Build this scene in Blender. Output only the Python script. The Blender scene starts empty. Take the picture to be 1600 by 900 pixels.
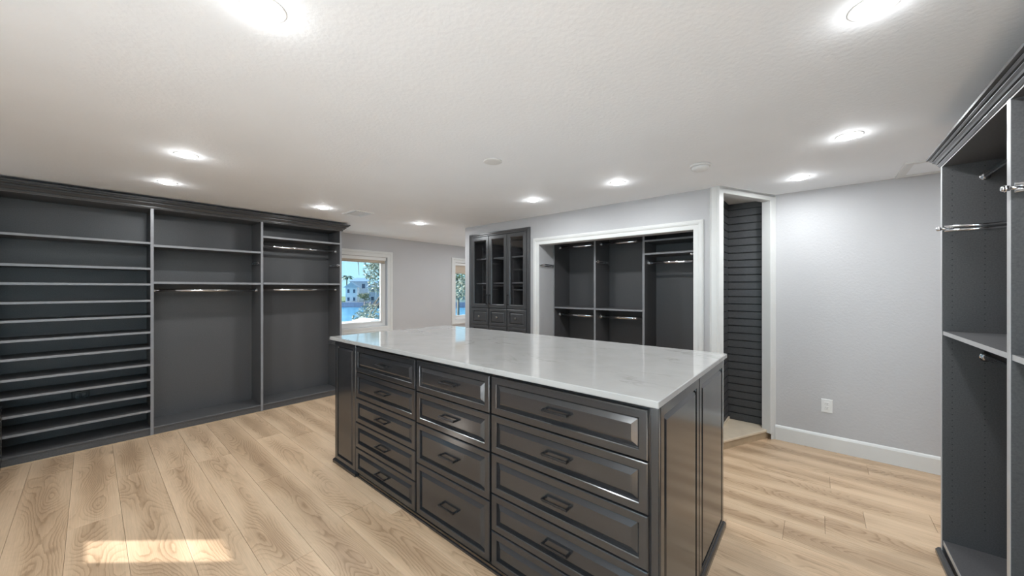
import bpy, bmesh, math, random
from mathutils import Vector, Matrix

random.seed(7)
S = bpy.context.scene
COL = S.collection
PI = math.pi

# ------------------------------------------------------------------ camera, sky, sun, exposure
YAW = math.radians(40.44)
cam_d = bpy.data.cameras.new('camera')
cam_d.sensor_width = 36.0
cam_d.lens = 562.0 / 1600.0 * 36.0
cam_d.shift_y = 1.5 / 1600.0
cam_d.clip_start = 0.02
cam_d.clip_end = 600
cam = bpy.data.objects.new('camera', cam_d)
cam.location = (0, 0, 1.45)
cam.rotation_euler = (PI / 2, 0, YAW - PI / 2)
COL.objects.link(cam)
S.camera = cam

SUN_EL = math.radians(36.0)
SUN_H = Vector((0.66, -0.75)).normalized()          # the way sunlight travels over the floor
SKY_STRENGTH = 1.15
SUN_ENERGY = 9.0
LAMP_W = 3.2            # light thrown down by each recessed lamp
GLOW_W = 0.2           # light its domed lens spills along the ceiling

world = bpy.data.worlds.new('sky')
S.world = world
world.use_nodes = True
wn = world.node_tree
for n in list(wn.nodes):
    wn.nodes.remove(n)
tcw = wn.nodes.new('ShaderNodeTexCoord')
sxw = wn.nodes.new('ShaderNodeSeparateXYZ')
wn.links.new(tcw.outputs['Generated'], sxw.inputs[0])
sky = wn.nodes.new('ShaderNodeValToRGB')             # clear sky: pale cyan at the horizon, deeper blue overhead
cr = sky.color_ramp
cr.elements[0].position = 0.0
cr.elements[0].color = (0.46, 0.80, 0.95, 1)
cr.elements[1].position = 0.9
cr.elements[1].color = (0.26, 0.50, 0.86, 1)
wn.links.new(sxw.outputs['Z'], sky.inputs['Fac'])
bg = wn.nodes.new('ShaderNodeBackground')
bg.inputs['Strength'].default_value = SKY_STRENGTH
wo = wn.nodes.new('ShaderNodeOutputWorld')
wn.links.new(sky.outputs[0], bg.inputs['Color'])
wn.links.new(bg.outputs[0], wo.inputs['Surface'])

sun_d = bpy.data.lights.new('sun', 'SUN')
sun_d.energy = SUN_ENERGY
sun_d.angle = math.radians(0.6)
sun_d.color = (1.0, 0.97, 0.93)
sun = bpy.data.objects.new('sun', sun_d)
sdir = Vector((SUN_H.x * math.cos(SUN_EL), SUN_H.y * math.cos(SUN_EL), -math.sin(SUN_EL)))
sun.rotation_euler = sdir.to_track_quat('-Z', 'Y').to_euler()
sun.location = (-8, 14, 12)
COL.objects.link(sun)

S.view_settings.view_transform = 'Standard'
S.view_settings.look = 'None'
S.view_settings.exposure = 1.54
S.view_settings.gamma = 1.0
S.view_settings.use_curve_mapping = False
S.cycles.max_bounces = 14
S.cycles.diffuse_bounces = 7
S.cycles.glossy_bounces = 5
S.cycles.sample_clamp_indirect = 6.0

# ------------------------------------------------------------------ materials (all procedural)
MATS = {}


def new_mat(name):
    m = bpy.data.materials.new(name)
    m.use_nodes = True
    nt = m.node_tree
    b = nt.nodes['Principled BSDF']
    MATS[name] = m
    return m, nt, b


def lk(nt, a, b):
    nt.links.new(a, b)


def node(nt, kind, **kw):
    n = nt.nodes.new(kind)
    for k, v in kw.items():
        if k in n.inputs:
            n.inputs[k].default_value = v
        else:
            setattr(n, k, v)
    return n


def ramp(nt, fac, stops):
    r = nt.nodes.new('ShaderNodeValToRGB')
    cr = r.color_ramp
    while len(cr.elements) > 1:
        cr.elements.remove(cr.elements[-1])
    cr.elements[0].position = stops[0][0]
    cr.elements[0].color = (*stops[0][1], 1)
    for p, c in stops[1:]:
        e = cr.elements.new(p)
        e.color = (*c, 1)
    lk(nt, fac, r.inputs['Fac'])
    return r


def plain(name, col, rough=0.5, metal=0.0, var=0.06, scale=20.0, bump=0.0, bscale=200.0, spec=0.5, coat=0.0, dist=0.002):
    m, nt, b = new_mat(name)
    tc = nt.nodes.new('ShaderNodeTexCoord')
    nz = node(nt, 'ShaderNodeTexNoise', Scale=scale, Detail=3.0)
    lk(nt, tc.outputs['Object'], nz.inputs['Vector'])
    lo = tuple(max(0, c * (1 - var)) for c in col)
    hi = tuple(min(1, c * (1 + var)) for c in col)
    r = ramp(nt, nz.outputs['Fac'], [(0.3, lo), (0.7, hi)])
    lk(nt, r.outputs['Color'], b.inputs['Base Color'])
    b.inputs['Roughness'].default_value = rough
    b.inputs['Metallic'].default_value = metal
    b.inputs['Specular IOR Level'].default_value = spec
    if coat:
        b.inputs['Coat Weight'].default_value = coat
        b.inputs['Coat Roughness'].default_value = 0.12
    if bump:
        n2 = node(nt, 'ShaderNodeTexNoise', Scale=bscale, Detail=4.0)
        lk(nt, tc.outputs['Object'], n2.inputs['Vector'])
        bp = node(nt, 'ShaderNodeBump', Strength=bump, Distance=dist)
        lk(nt, n2.outputs['Fac'], bp.inputs['Height'])
        lk(nt, bp.outputs['Normal'], b.inputs['Normal'])
    return m


plain('wall_paint', (0.505, 0.50, 0.508), 0.55, var=0.015, scale=3, bump=0.35, bscale=55, dist=0.004)
plain('ceiling_paint', (0.88, 0.90, 0.925), 0.7, var=0.015, scale=2, bump=0.32, bscale=50, dist=0.005)
plain('trim_paint', (0.70, 0.70, 0.685), 0.32, var=0.02, scale=6)
plain('lit_charcoal', (0.065, 0.065, 0.068), 0.30, var=0.05, scale=8, spec=0.5)  # lighter charcoal: reflections and window light are put into the colour
plain('charcoal_paint', (0.025, 0.025, 0.027), 0.17, var=0.05, scale=8, bump=0.03, bscale=120, spec=0.95)
plain('slat_laminate', (0.062, 0.062, 0.065), 0.45, var=0.1, scale=60, bump=0.1, bscale=200, spec=0.45)
plain('charcoal_melamine', (0.085, 0.083, 0.085), 0.42, var=0.16, scale=160, bump=0.18, bscale=260, spec=0.5, dist=0.001)
plain('grey_edge_band', (0.23, 0.23, 0.24), 0.3, var=0.04, scale=30)
plain('lit_edge_band', (0.42, 0.42, 0.42), 0.3, var=0.04, scale=30)  # same grey banding made paler, the light on it is in the colour
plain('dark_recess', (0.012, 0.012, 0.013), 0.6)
plain('chrome', (0.82, 0.82, 0.84), 0.09, metal=1.0, var=0.02)
plain('black_metal', (0.010, 0.010, 0.011), 0.32, var=0.05)
plain('pewter', (0.25, 0.24, 0.23), 0.3, metal=1.0)
plain('white_plastic', (0.74, 0.74, 0.73), 0.35, var=0.01)
plain('outlet_slot', (0.10, 0.10, 0.10), 0.5)
plain('cream_laminate', (0.70, 0.59, 0.45), 0.35, var=0.04, scale=14)
plain('tan_ledge', (0.50, 0.38, 0.25), 0.4, var=0.08, scale=14)
plain('subfloor', (0.16, 0.11, 0.07), 0.8)
plain('blind_fabric', (0.52, 0.43, 0.34), 0.8, var=0.05, scale=90)
plain('vinyl_white', (0.80, 0.79, 0.77), 0.35, var=0.01)
plain('stucco_white', (0.80, 0.78, 0.74), 0.8, var=0.05, scale=8, bump=0.3, bscale=30)
plain('house_blue', (0.50, 0.55, 0.64), 0.7, var=0.05, scale=2)
plain('house_white', (0.78, 0.77, 0.78), 0.7, var=0.04, scale=2)
plain('house_lilac', (0.50, 0.48, 0.60), 0.7, var=0.06, scale=2)
plain('roof_blue', (0.20, 0.30, 0.44), 0.5, var=0.12, scale=5)
plain('roof_grey', (0.42, 0.45, 0.50), 0.5, var=0.1, scale=5)
plain('house_glass', (0.05, 0.09, 0.16), 0.1)
plain('seawall', (0.36, 0.34, 0.44), 0.8, var=0.15, scale=3)
plain('lawn', (0.16, 0.22, 0.10), 0.9, var=0.3, scale=3)
plain('bark', (0.22, 0.18, 0.14), 0.85, var=0.2, scale=20)
plain('leaf_olive', (0.17, 0.20, 0.10), 0.6, var=0.45, scale=3)
plain('leaf_pale', (0.36, 0.36, 0.27), 0.6, var=0.4, scale=3)
plain('leaf_palm', (0.10, 0.16, 0.12), 0.55, var=0.35, scale=3)
plain('dock_wood', (0.30, 0.24, 0.22), 0.8, var=0.2, scale=4)


def mk_quartz():
    m, nt, b = new_mat('quartz')
    tc = nt.nodes.new('ShaderNodeTexCoord')
    mp = node(nt, 'ShaderNodeMapping')
    mp.inputs['Rotation'].default_value = (0, 0, 0.5)
    mp.inputs['Scale'].default_value = (1.0, 0.55, 1.0)
    lk(nt, tc.outputs['Object'], mp.inputs['Vector'])
    wz = node(nt, 'ShaderNodeTexNoise', Scale=2.6, Detail=6.0, Roughness=0.62, Distortion=0.5)
    lk(nt, mp.outputs['Vector'], wz.inputs['Vector'])
    sub = node(nt, 'ShaderNodeMath', operation='SUBTRACT'); sub.inputs[1].default_value = 0.5
    lk(nt, wz.outputs['Fac'], sub.inputs[0])
    ab = node(nt, 'ShaderNodeMath', operation='ABSOLUTE'); lk(nt, sub.outputs[0], ab.inputs[0])
    vein = ramp(nt, ab.outputs[0], [(0.0, (1, 1, 1)), (0.008, (0.5, 0.5, 0.5)), (0.022, (0, 0, 0))])
    msk = node(nt, 'ShaderNodeTexNoise', Scale=1.5, Detail=2.0)
    mp2 = node(nt, 'ShaderNodeMapping'); mp2.inputs['Location'].default_value = (3.1, 1.7, 0)
    lk(nt, tc.outputs['Object'], mp2.inputs['Vector']); lk(nt, mp2.outputs['Vector'], msk.inputs['Vector'])
    mr = ramp(nt, msk.outputs['Fac'], [(0.48, (0, 0, 0)), (0.62, (1, 1, 1))])
    mul = node(nt, 'ShaderNodeMath', operation='MULTIPLY')
    lk(nt, vein.outputs['Color'], mul.inputs[0]); lk(nt, mr.outputs['Color'], mul.inputs[1])
    sc = node(nt, 'ShaderNodeMath', operation='MULTIPLY'); sc.inputs[1].default_value = 0.55
    lk(nt, mul.outputs[0], sc.inputs[0])
    mott = node(nt, 'ShaderNodeTexNoise', Scale=9.0, Detail=4.0)
    lk(nt, tc.outputs['Object'], mott.inputs['Vector'])
    base = ramp(nt, mott.outputs['Fac'], [(0.3, (0.42, 0.412, 0.40)), (0.7, (0.455, 0.447, 0.435))])
    mx = node(nt, 'ShaderNodeMix', data_type='RGBA')
    lk(nt, sc.outputs[0], mx.inputs['Factor'])
    lk(nt, base.outputs['Color'], mx.inputs['A'])
    mx.inputs['B'].default_value = (0.22, 0.21, 0.20, 1)
    lk(nt, mx.outputs['Result'], b.inputs['Base Color'])
    b.inputs['Roughness'].default_value = 0.06
    b.inputs['Specular IOR Level'].default_value = 0.65


mk_quartz()


def mk_oak():
    m, nt, b = new_mat('oak_plank')
    tc = nt.nodes.new('ShaderNodeTexCoord')
    oi = nt.nodes.new('ShaderNodeObjectInfo')
    off = node(nt, 'ShaderNodeVectorMath', operation='SCALE'); off.inputs[0].default_value = (17.0, 41.0, 23.0)
    lk(nt, oi.outputs['Random'], off.inputs['Scale'])
    add = node(nt, 'ShaderNodeVectorMath', operation='ADD')
    lk(nt, tc.outputs['Object'], add.inputs[0]); lk(nt, off.outputs['Vector'], add.inputs[1])
    # slow warped field, stretched along the plank: its contour lines make cathedral grain
    mp = node(nt, 'ShaderNodeMapping'); mp.inputs['Scale'].default_value = (5.2, 1.05, 1.0)
    lk(nt, add.outputs['Vector'], mp.inputs['Vector'])
    f = node(nt, 'ShaderNodeTexNoise', Scale=1.0, Detail=1.2, Roughness=0.4)
    lk(nt, mp.outputs['Vector'], f.inputs['Vector'])
    mpj = node(nt, 'ShaderNodeMapping'); mpj.inputs['Scale'].default_value = (60, 14, 1)
    lk(nt, add.outputs['Vector'], mpj.inputs['Vector'])
    jit = node(nt, 'ShaderNodeTexNoise', Scale=1.0, Detail=3.0)
    lk(nt, mpj.outputs['Vector'], jit.inputs['Vector'])
    k1 = node(nt, 'ShaderNodeMath', operation='MULTIPLY_ADD'); k1.inputs[1].default_value = 0.022
    lk(nt, jit.outputs['Fac'], k1.inputs[0]); lk(nt, f.outputs['Fac'], k1.inputs[2])
    k2 = node(nt, 'ShaderNodeMath', operation='MULTIPLY'); k2.inputs[1].default_value = 34.0
    lk(nt, k1.outputs[0], k2.inputs[0])
    fr = node(nt, 'ShaderNodeMath', operation='FRACT'); lk(nt, k2.outputs[0], fr.inputs[0])
    rings = ramp(nt, fr.outputs[0], [(0.0, (0.0,) * 3), (0.55, (0.25,) * 3), (0.86, (1.0,) * 3), (1.0, (0.0,) * 3)])
    # where the grain shows and where the board is plain
    mpm = node(nt, 'ShaderNodeMapping'); mpm.inputs['Scale'].default_value = (7.5, 1.3, 1); mpm.inputs['Location'].default_value = (5, 3, 0)
    lk(nt, add.outputs['Vector'], mpm.inputs['Vector'])
    mk = node(nt, 'ShaderNodeTexNoise', Scale=1.0, Detail=2.5)
    lk(nt, mpm.outputs['Vector'], mk.inputs['Vector'])
    mkr = ramp(nt, mk.outputs['Fac'], [(0.42, (0.08,) * 3), (0.62, (1, 1, 1))])
    gm = node(nt, 'ShaderNodeMath', operation='MULTIPLY')
    lk(nt, rings.outputs['Color'], gm.inputs[0]); lk(nt, mkr.outputs['Color'], gm.inputs[1])
    # fine straight fibres
    mpf = node(nt, 'ShaderNodeMapping'); mpf.inputs['Scale'].default_value = (210, 5, 1)
    lk(nt, add.outputs['Vector'], mpf.inputs['Vector'])
    fib = node(nt, 'ShaderNodeTexNoise', Scale=1.0, Detail=3.0)
    lk(nt, mpf.outputs['Vector'], fib.inputs['Vector'])
    sx = nt.nodes.new('ShaderNodeSeparateXYZ'); lk(nt, tc.outputs['Object'], sx.inputs[0])
    c1 = node(nt, 'ShaderNodeMath', operation='SUBTRACT'); c1.inputs[1].default_value = 0.112
    lk(nt, sx.outputs['X'], c1.inputs[0])
    c2 = node(nt, 'ShaderNodeMath', operation='ABSOLUTE'); lk(nt, c1.outputs[0], c2.inputs[0])
    hz = node(nt, 'ShaderNodeMath', operation='MULTIPLY_ADD'); hz.inputs[1].default_value = -2.6; hz.inputs[2].default_value = 0.16
    lk(nt, c2.outputs[0], hz.inputs[0])
    hs = node(nt, 'ShaderNodeMath', operation='ADD', use_clamp=True)
    lk(nt, hz.outputs[0], hs.inputs[0]); lk(nt, mk.outputs['Fac'], hs.inputs[1])
    lk(nt, hs.outputs[0], mkr.inputs['Fac'])
    tone = ramp(nt, hs.outputs[0], [(0.30, (0.68, 0.50, 0.335)), (0.55, (0.605, 0.43, 0.28)), (0.75, (0.50, 0.345, 0.22))])
    # knots
    mpk = node(nt, 'ShaderNodeMapping'); mpk.inputs['Scale'].default_value = (3.6, 1.5, 1)
    lk(nt, add.outputs['Vector'], mpk.inputs['Vector'])
    vo = node(nt, 'ShaderNodeTexVoronoi', Scale=1.0)
    lk(nt, mpk.outputs['Vector'], vo.inputs['Vector'])
    kr = ramp(nt, vo.outputs['Distance'], [(0.0, (0.75,) * 3), (0.035, (0.5,) * 3), (0.10, (0,) * 3)])
    m1 = node(nt, 'ShaderNodeMix', data_type='RGBA')
    g2 = node(nt, 'ShaderNodeMath', operation='MULTIPLY'); g2.inputs[1].default_value = 0.62
    lk(nt, gm.outputs[0], g2.inputs[0]); lk(nt, g2.outputs[0], m1.inputs['Factor'])
    lk(nt, tone.outputs['Color'], m1.inputs['A']); m1.inputs['B'].default_value = (0.27, 0.165, 0.085, 1)
    m2 = node(nt, 'ShaderNodeMix', data_type='RGBA')
    lk(nt, kr.outputs['Color'], m2.inputs['Factor'])
    lk(nt, m1.outputs['Result'], m2.inputs['A']); m2.inputs['B'].default_value = (0.20, 0.12, 0.065, 1)
    m3 = node(nt, 'ShaderNodeMix', data_type='RGBA', blend_type='MULTIPLY'); m3.inputs['Factor'].default_value = 1.0
    fr2 = ramp(nt, fib.outputs['Fac'], [(0.3, (0.90,) * 3), (0.7, (1.06,) * 3)])
    lk(nt, m2.outputs['Result'], m3.inputs['A']); lk(nt, fr2.outputs['Color'], m3.inputs['B'])
    m4 = node(nt, 'ShaderNodeMix', data_type='RGBA', blend_type='MULTIPLY'); m4.inputs['Factor'].default_value = 1.0
    pr = ramp(nt, oi.outputs['Random'], [(0.0, (0.92, 0.91, 0.90)), (0.5, (1.0, 1.0, 1.0)), (1.0, (1.07, 1.06, 1.05))])
    lk(nt, m3.outputs['Result'], m4.inputs['A']); lk(nt, pr.outputs['Color'], m4.inputs['B'])
    lk(nt, m4.outputs['Result'], b.inputs['Base Color'])
    b.inputs['Roughness'].default_value = 0.36
    b.inputs['Specular IOR Level'].default_value = 0.4
    bp = node(nt, 'ShaderNodeBump', Strength=0.12, Distance=0.001)
    lk(nt, fib.outputs['Fac'], bp.inputs['Height']); lk(nt, bp.outputs['Normal'], b.inputs['Normal'])


mk_oak()


def mk_glass(name, f0, tint):
    m, nt, b = new_mat(name)
    nt.nodes.remove(b)
    out = nt.nodes['Material Output']
    tr = nt.nodes.new('ShaderNodeBsdfTransparent'); tr.inputs['Color'].default_value = (*tint, 1)
    gl = nt.nodes.new('ShaderNodeBsdfGlossy'); gl.inputs['Roughness'].default_value = 0.015
    lw = node(nt, 'ShaderNodeLayerWeight', Blend=0.5)          # Schlick: the same from both sides of the pane
    pw = node(nt, 'ShaderNodeMath', operation='POWER'); pw.inputs[1].default_value = 5.0
    lk(nt, lw.outputs['Facing'], pw.inputs[0])
    sc = node(nt, 'ShaderNodeMath', operation='MULTIPLY_ADD')
    sc.inputs[1].default_value = 1.0 - f0; sc.inputs[2].default_value = f0
    lk(nt, pw.outputs[0], sc.inputs[0])
    mx = nt.nodes.new('ShaderNodeMixShader')
    lk(nt, sc.outputs[0], mx.inputs['Fac'])
    lk(nt, tr.outputs[0], mx.inputs[1]); lk(nt, gl.outputs[0], mx.inputs[2])
    lk(nt, mx.outputs[0], out.inputs['Surface'])


mk_glass('window_glass', 0.035, (0.985, 0.99, 0.99))
mk_glass('tinted_glass', 0.035, (0.60, 0.62, 0.63))  # tint added to dim the daylight and the view outside
mk_glass('dark_tinted_glass', 0.035, (0.57, 0.58, 0.59))  # darker tint added to tone down the sun patch on the floor
mk_glass('cabinet_glass', 0.07, (0.93, 0.93, 0.94))


def mk_emit(name, col, strength):
    m, nt, b = new_mat(name)
    b.inputs['Base Color'].default_value = (0.9, 0.9, 0.9, 1)
    b.inputs['Emission Color'].default_value = (*col, 1)
    b.inputs['Emission Strength'].default_value = strength


mk_emit('lamp_lens', (1.0, 0.985, 0.96), 9.0)


def mk_water():
    m, nt, b = new_mat('water')
    tc = nt.nodes.new('ShaderNodeTexCoord')
    nz = node(nt, 'ShaderNodeTexNoise', Scale=0.35, Detail=5.0)
    lk(nt, tc.outputs['Object'], nz.inputs['Vector'])
    r = ramp(nt, nz.outputs['Fac'], [(0.3, (0.06, 0.24, 0.40)), (0.7, (0.12, 0.36, 0.52))])
    lk(nt, r.outputs['Color'], b.inputs['Base Color'])
    b.inputs['Roughness'].default_value = 0.18
    n2 = node(nt, 'ShaderNodeTexNoise', Scale=1.6, Detail=4.0)
    lk(nt, tc.outputs['Object'], n2.inputs['Vector'])
    bp = node(nt, 'ShaderNodeBump', Strength=0.35, Distance=0.25)
    lk(nt, n2.outputs['Fac'], bp.inputs['Height']); lk(nt, bp.outputs['Normal'], b.inputs['Normal'])


mk_water()

# ------------------------------------------------------------------ building helpers
WL = {}          # world location of every object, so that parts can be written in world coordinates


class MB:
    """Collects world-space shapes; build() links them as ONE mesh object."""

    def __init__(self):
        self.v = []
        self.f = []
        self.smooth = set()

    def box(self, x0, x1, y0, y1, z0, z1):
        x0, x1 = min(x0, x1), max(x0, x1); y0, y1 = min(y0, y1), max(y0, y1); z0, z1 = min(z0, z1), max(z0, z1)
        b = len(self.v)
        self.v += [(x0, y0, z0), (x1, y0, z0), (x1, y1, z0), (x0, y1, z0), (x0, y0, z1), (x1, y0, z1), (x1, y1, z1), (x0, y1, z1)]
        self.f += [tuple(b + i for i in q) for q in ((0, 3, 2, 1), (4, 5, 6, 7), (0, 1, 5, 4), (1, 2, 6, 5), (2, 3, 7, 6), (3, 0, 4, 7))]
        return self

    def prism(self, pts, z0, z1):
        """vertical prism on a polygon in plan"""
        b = len(self.v); n = len(pts)
        self.v += [(x, y, z0) for x, y in pts] + [(x, y, z1) for x, y in pts]
        self.f.append(tuple(b + i for i in range(n))[::-1])
        self.f.append(tuple(b + n + i for i in range(n)))
        for i in range(n):
            j = (i + 1) % n
            self.f.append((b + i, b + j, b + n + j, b + n + i))
        return self

    def tube(self, p0, p1, r0, r1=None, seg=12, rv=None, smooth=True):
        """round (or oval: rv = vertical radius) bar from p0 to p1"""
        p0 = Vector(p0); p1 = Vector(p1)
        r1 = r0 if r1 is None else r1
        d = (p1 - p0).normalized()
        up = Vector((0, 0, 1)) if abs(d.z) < 0.9 else Vector((1, 0, 0))
        s = d.cross(up).normalized(); u = s.cross(d).normalized()
        b = len(self.v)
        for p, r in ((p0, r0), (p1, r1)):
            ru = r if rv is None else rv
            for i in range(seg):
                a = 2 * PI * i / seg
                self.v.append(tuple(p + s * math.cos(a) * r + u * math.sin(a) * ru))
        for i in range(seg):
            j = (i + 1) % seg
            if smooth:
                self.smooth.add(len(self.f))
            self.f.append((b + i, b + j, b + seg + j, b + seg + i))
        self.f.append(tuple(b + i for i in range(seg))[::-1])
        self.f.append(tuple(b + seg + i for i in range(seg)))
        return self

    def lathe(self, c, prof, axis='z', seg=24, smooth=True):
        """prof: (radius, height) pairs turned about an axis through c"""
        b = len(self.v); c = Vector(c); n = len(prof)
        for r, h in prof:
            for i in range(seg):
                a = 2 * PI * i / seg
                p = (math.cos(a) * r, math.sin(a) * r, h)
                if axis == 'x':
                    p = (h, p[0], p[1])
                elif axis == 'y':
                    p = (p[0], h, p[1])
                self.v.append((c.x + p[0], c.y + p[1], c.z + p[2]))
        for k in range(n - 1):
            for i in range(seg):
                j = (i + 1) % seg
                if smooth:
                    self.smooth.add(len(self.f))
                self.f.append((b + k * seg + i, b + k * seg + j, b + (k + 1) * seg + j, b + (k + 1) * seg + i))
        self.f.append(tuple(b + i for i in range(seg)))
        self.f.append(tuple(b + (n - 1) * seg + i for i in range(seg)))
        return self

    def rings(self, mp, u0, u1, v0, v1, prof, cap0=True, cap1=True):
        """concentric rectangles: prof = (inset, height) from back to front; mp(u, v, n) -> xyz"""
        b = len(self.v)
        for a, n in prof:
            for u, v in ((u0 + a, v0 + a), (u1 - a, v0 + a), (u1 - a, v1 - a), (u0 + a, v1 - a)):
                self.v.append(mp(u, v, n))
        m = len(prof)
        for k in range(m - 1):
            for i in range(4):
                j = (i + 1) % 4
                self.f.append((b + 4 * k + i, b + 4 * k + j, b + 4 * k + 4 + j, b + 4 * k + 4 + i))
        if cap0:
            self.f.append((b + 3, b + 2, b + 1, b))
        if cap1:
            self.f.append(tuple(b + 4 * (m - 1) + i for i in range(4)))
        return self

    def u_frame(self, mp, u0, u1, v0, v1, prof):
        """three-sided casing round an opening: prof = (outset, height), closed at both feet"""
        b = len(self.v); m = len(prof)
        for a, n in prof:
            for u, v in ((u0 - a, v0), (u0 - a, v1 + a), (u1 + a, v1 + a), (u1 + a, v0)):
                self.v.append(mp(u, v, n))
        for k in range(m):
            k2 = (k + 1) % m
            for i in range(3):
                self.f.append((b + 4 * k + i, b + 4 * k + i + 1, b + 4 * k2 + i + 1, b + 4 * k2 + i))
        self.f.append(tuple(b + 4 * k for k in range(m)))
        self.f.append(tuple(b + 4 * k + 3 for k in range(m)))
        return self

    def frame4(self, mp, u0, u1, v0, v1, prof):
        """closed four-sided frame, prof = (outset, height) loop"""
        b = len(self.v); m = len(prof)
        for a, n in prof:
            for u, v in ((u0 - a, v0 - a), (u1 + a, v0 - a), (u1 + a, v1 + a), (u0 - a, v1 + a)):
                self.v.append(mp(u, v, n))
        for k in range(m):
            k2 = (k + 1) % m
            for i in range(4):
                j = (i + 1) % 4
                self.f.append((b + 4 * k + i, b + 4 * k + j, b + 4 * k2 + j, b + 4 * k2 + i))
        return self

    def sweep(self, path, prof):
        """profile (out, z) swept along a plan path with mitres; out is to the right of travel"""
        b = len(self.v); n = len(path); m = len(prof)
        P = [Vector(p) for p in path]
        for i in range(n):
            d0 = (P[i] - P[i - 1]).normalized() if i > 0 else (P[1] - P[0]).normalized()
            d1 = (P[i + 1] - P[i]).normalized() if i < n - 1 else d0
            n0 = Vector((d0.y, -d0.x)); n1 = Vector((d1.y, -d1.x))
            mit = (n0 + n1).normalized(); mit /= max(0.2, mit.dot(n1))
            for o, z in prof:
                q = P[i] + mit * o
                self.v.append((q.x, q.y, z))
        for i in range(n - 1):
            for k in range(m):
                k2 = (k + 1) % m
                self.f.append((b + i * m + k, b + i * m + k2, b + (i + 1) * m + k2, b + (i + 1) * m + k))
        self.f.append(tuple(b + k for k in range(m)))
        self.f.append(tuple(b + (n - 1) * m + k for k in range(m)))
        return self

    def quad(self, a, b_, c, d):
        b = len(self.v)
        self.v += [tuple(a), tuple(b_), tuple(c), tuple(d)]
        self.f.append((b, b + 1, b + 2, b + 3))
        return self

    def build(self, name, mat, parent=None, bevel=0.0, recalc=True, origin=None):
        xs = [v[0] for v in self.v]; ys = [v[1] for v in self.v]; zs = [v[2] for v in self.v]
        o = Vector(origin) if origin is not None else Vector(((min(xs) + max(xs)) / 2, (min(ys) + max(ys)) / 2, min(zs)))
        me = bpy.data.meshes.new(name)
        me.from_pydata([(v[0] - o.x, v[1] - o.y, v[2] - o.z) for v in self.v], [], self.f)
        if self.smooth:
            for i in self.smooth:
                me.polygons[i].use_smooth = True
        if recalc or bevel:
            bm = bmesh.new(); bm.from_mesh(me)
            if recalc:
                bmesh.ops.recalc_face_normals(bm, faces=bm.faces)
            if bevel:
                bmesh.ops.bevel(bm, geom=[e for e in bm.edges if e.calc_face_angle(0) > 0.6], offset=bevel, segments=1, affect='EDGES', clamp_overlap=True)
            bm.to_mesh(me); bm.free()
        me.materials.append(MATS[mat])
        return link(name, me, o, parent)


def link(name, me, world, parent=None, rot=None):
    ob = bpy.data.objects.new(name, me)
    COL.objects.link(ob)
    w = Vector(world)
    if parent is not None:
        ob.parent = parent
        ob.location = w - WL[parent.name]
    else:
        ob.location = w
    if rot:
        ob.rotation_euler = rot
    WL[ob.name] = w
    return ob


def thing(name, loc, label, cat, group=None):
    o = bpy.data.objects.new(name, None)
    o.empty_display_size = 0.1
    COL.objects.link(o)
    o.location = loc
    WL[o.name] = Vector(loc)
    return tag(o, label, cat, group)


def tag(o, label, cat, group=None):
    o['label'] = label
    o['category'] = cat
    if group:
        o['group'] = group
    return o


def struct(o, label=None):
    o['kind'] = 'structure'
    if label:
        o['label'] = label
    return o


def stuff(o):
    o['kind'] = 'stuff'
    return o


def B(*a):
    return MB().box(*a)


def front_mx(x):      # a face looking towards -X
    return lambda u, v, n: (x - n, u, v)


def front_my(y):      # a face looking towards -Y
    return lambda u, v, n: (u, y - n, v)


def front_py(y):      # a face looking towards +Y
    return lambda u, v, n: (u, y + n, v)


def front_px(x):
    return lambda u, v, n: (x + n, u, v)


def raised(fr, sl=0.026, t=0.019):
    """profile of a raised-panel front: square edge, flat frame, groove, sloped field"""
    return [(0, 0), (0, t - 0.005), (0.0015, t - 0.002), (0.005, t), (fr - 0.003, t), (fr, t - 0.003), (fr + 0.001, t - 0.013), (fr + 0.004, t - 0.013),
            (fr + sl - 0.004, t - 0.001), (fr + sl - 0.002, t), (fr + sl, t)]


# ------------------------------------------------------------------ the room
CEIL = 2.36
XW, XE = -1.25, 6.4          # far ends of the space
YS, YN = -2.2, 5.83

floor = struct(B(XW - 0.2, XE + 0.2, YS - 0.2, YN + 0.2, -0.12, -0.006).build('floor', 'subfloor'), 'floor of light oak planks')
PW, PO, PL = 0.224, -0.09, 1.81
joints = {0: 1.62, 1: 4.095, 2: 3.96, 3: 2.13, 4: 3.195, 5: 2.31, 6: 2.09, 12: 0.16, 14: -0.22, 15: -0.54, 16: -0.065, -1: 4.58}
plank_meshes = {}


def plank_mesh(w, ln):
    key = (round(w, 4), round(ln, 4))
    if key not in plank_meshes:
        bm = bmesh.new()
        g = 0.0007
        x0, x1, y0, y1, b = g, w - g, g, ln - g, 0.0012
        lo = [bm.verts.new(p) for p in ((x0, y0, -0.006), (x1, y0, -0.006), (x1, y1, -0.006), (x0, y1, -0.006))]
        mi = [bm.verts.new(p) for p in ((x0, y0, -0.0008), (x1, y0, -0.0008), (x1, y1, -0.0008), (x0, y1, -0.0008))]
        hi = [bm.verts.new(p) for p in ((x0 + b, y0 + b, 0), (x1 - b, y0 + b, 0), (x1 - b, y1 - b, 0), (x0 + b, y1 - b, 0))]
        for A, C in ((lo, mi), (mi, hi)):
            for i in range(4):
                j = (i + 1) % 4
                bm.faces.new((A[i], A[j], C[j], C[i]))
        bm.faces.new(hi)
        me = bpy.data.meshes.new('plank')
        bm.to_mesh(me); bm.free()
        me.materials.append(MATS['oak_plank'])
        plank_meshes[key] = me
    return plank_meshes[key]


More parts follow.
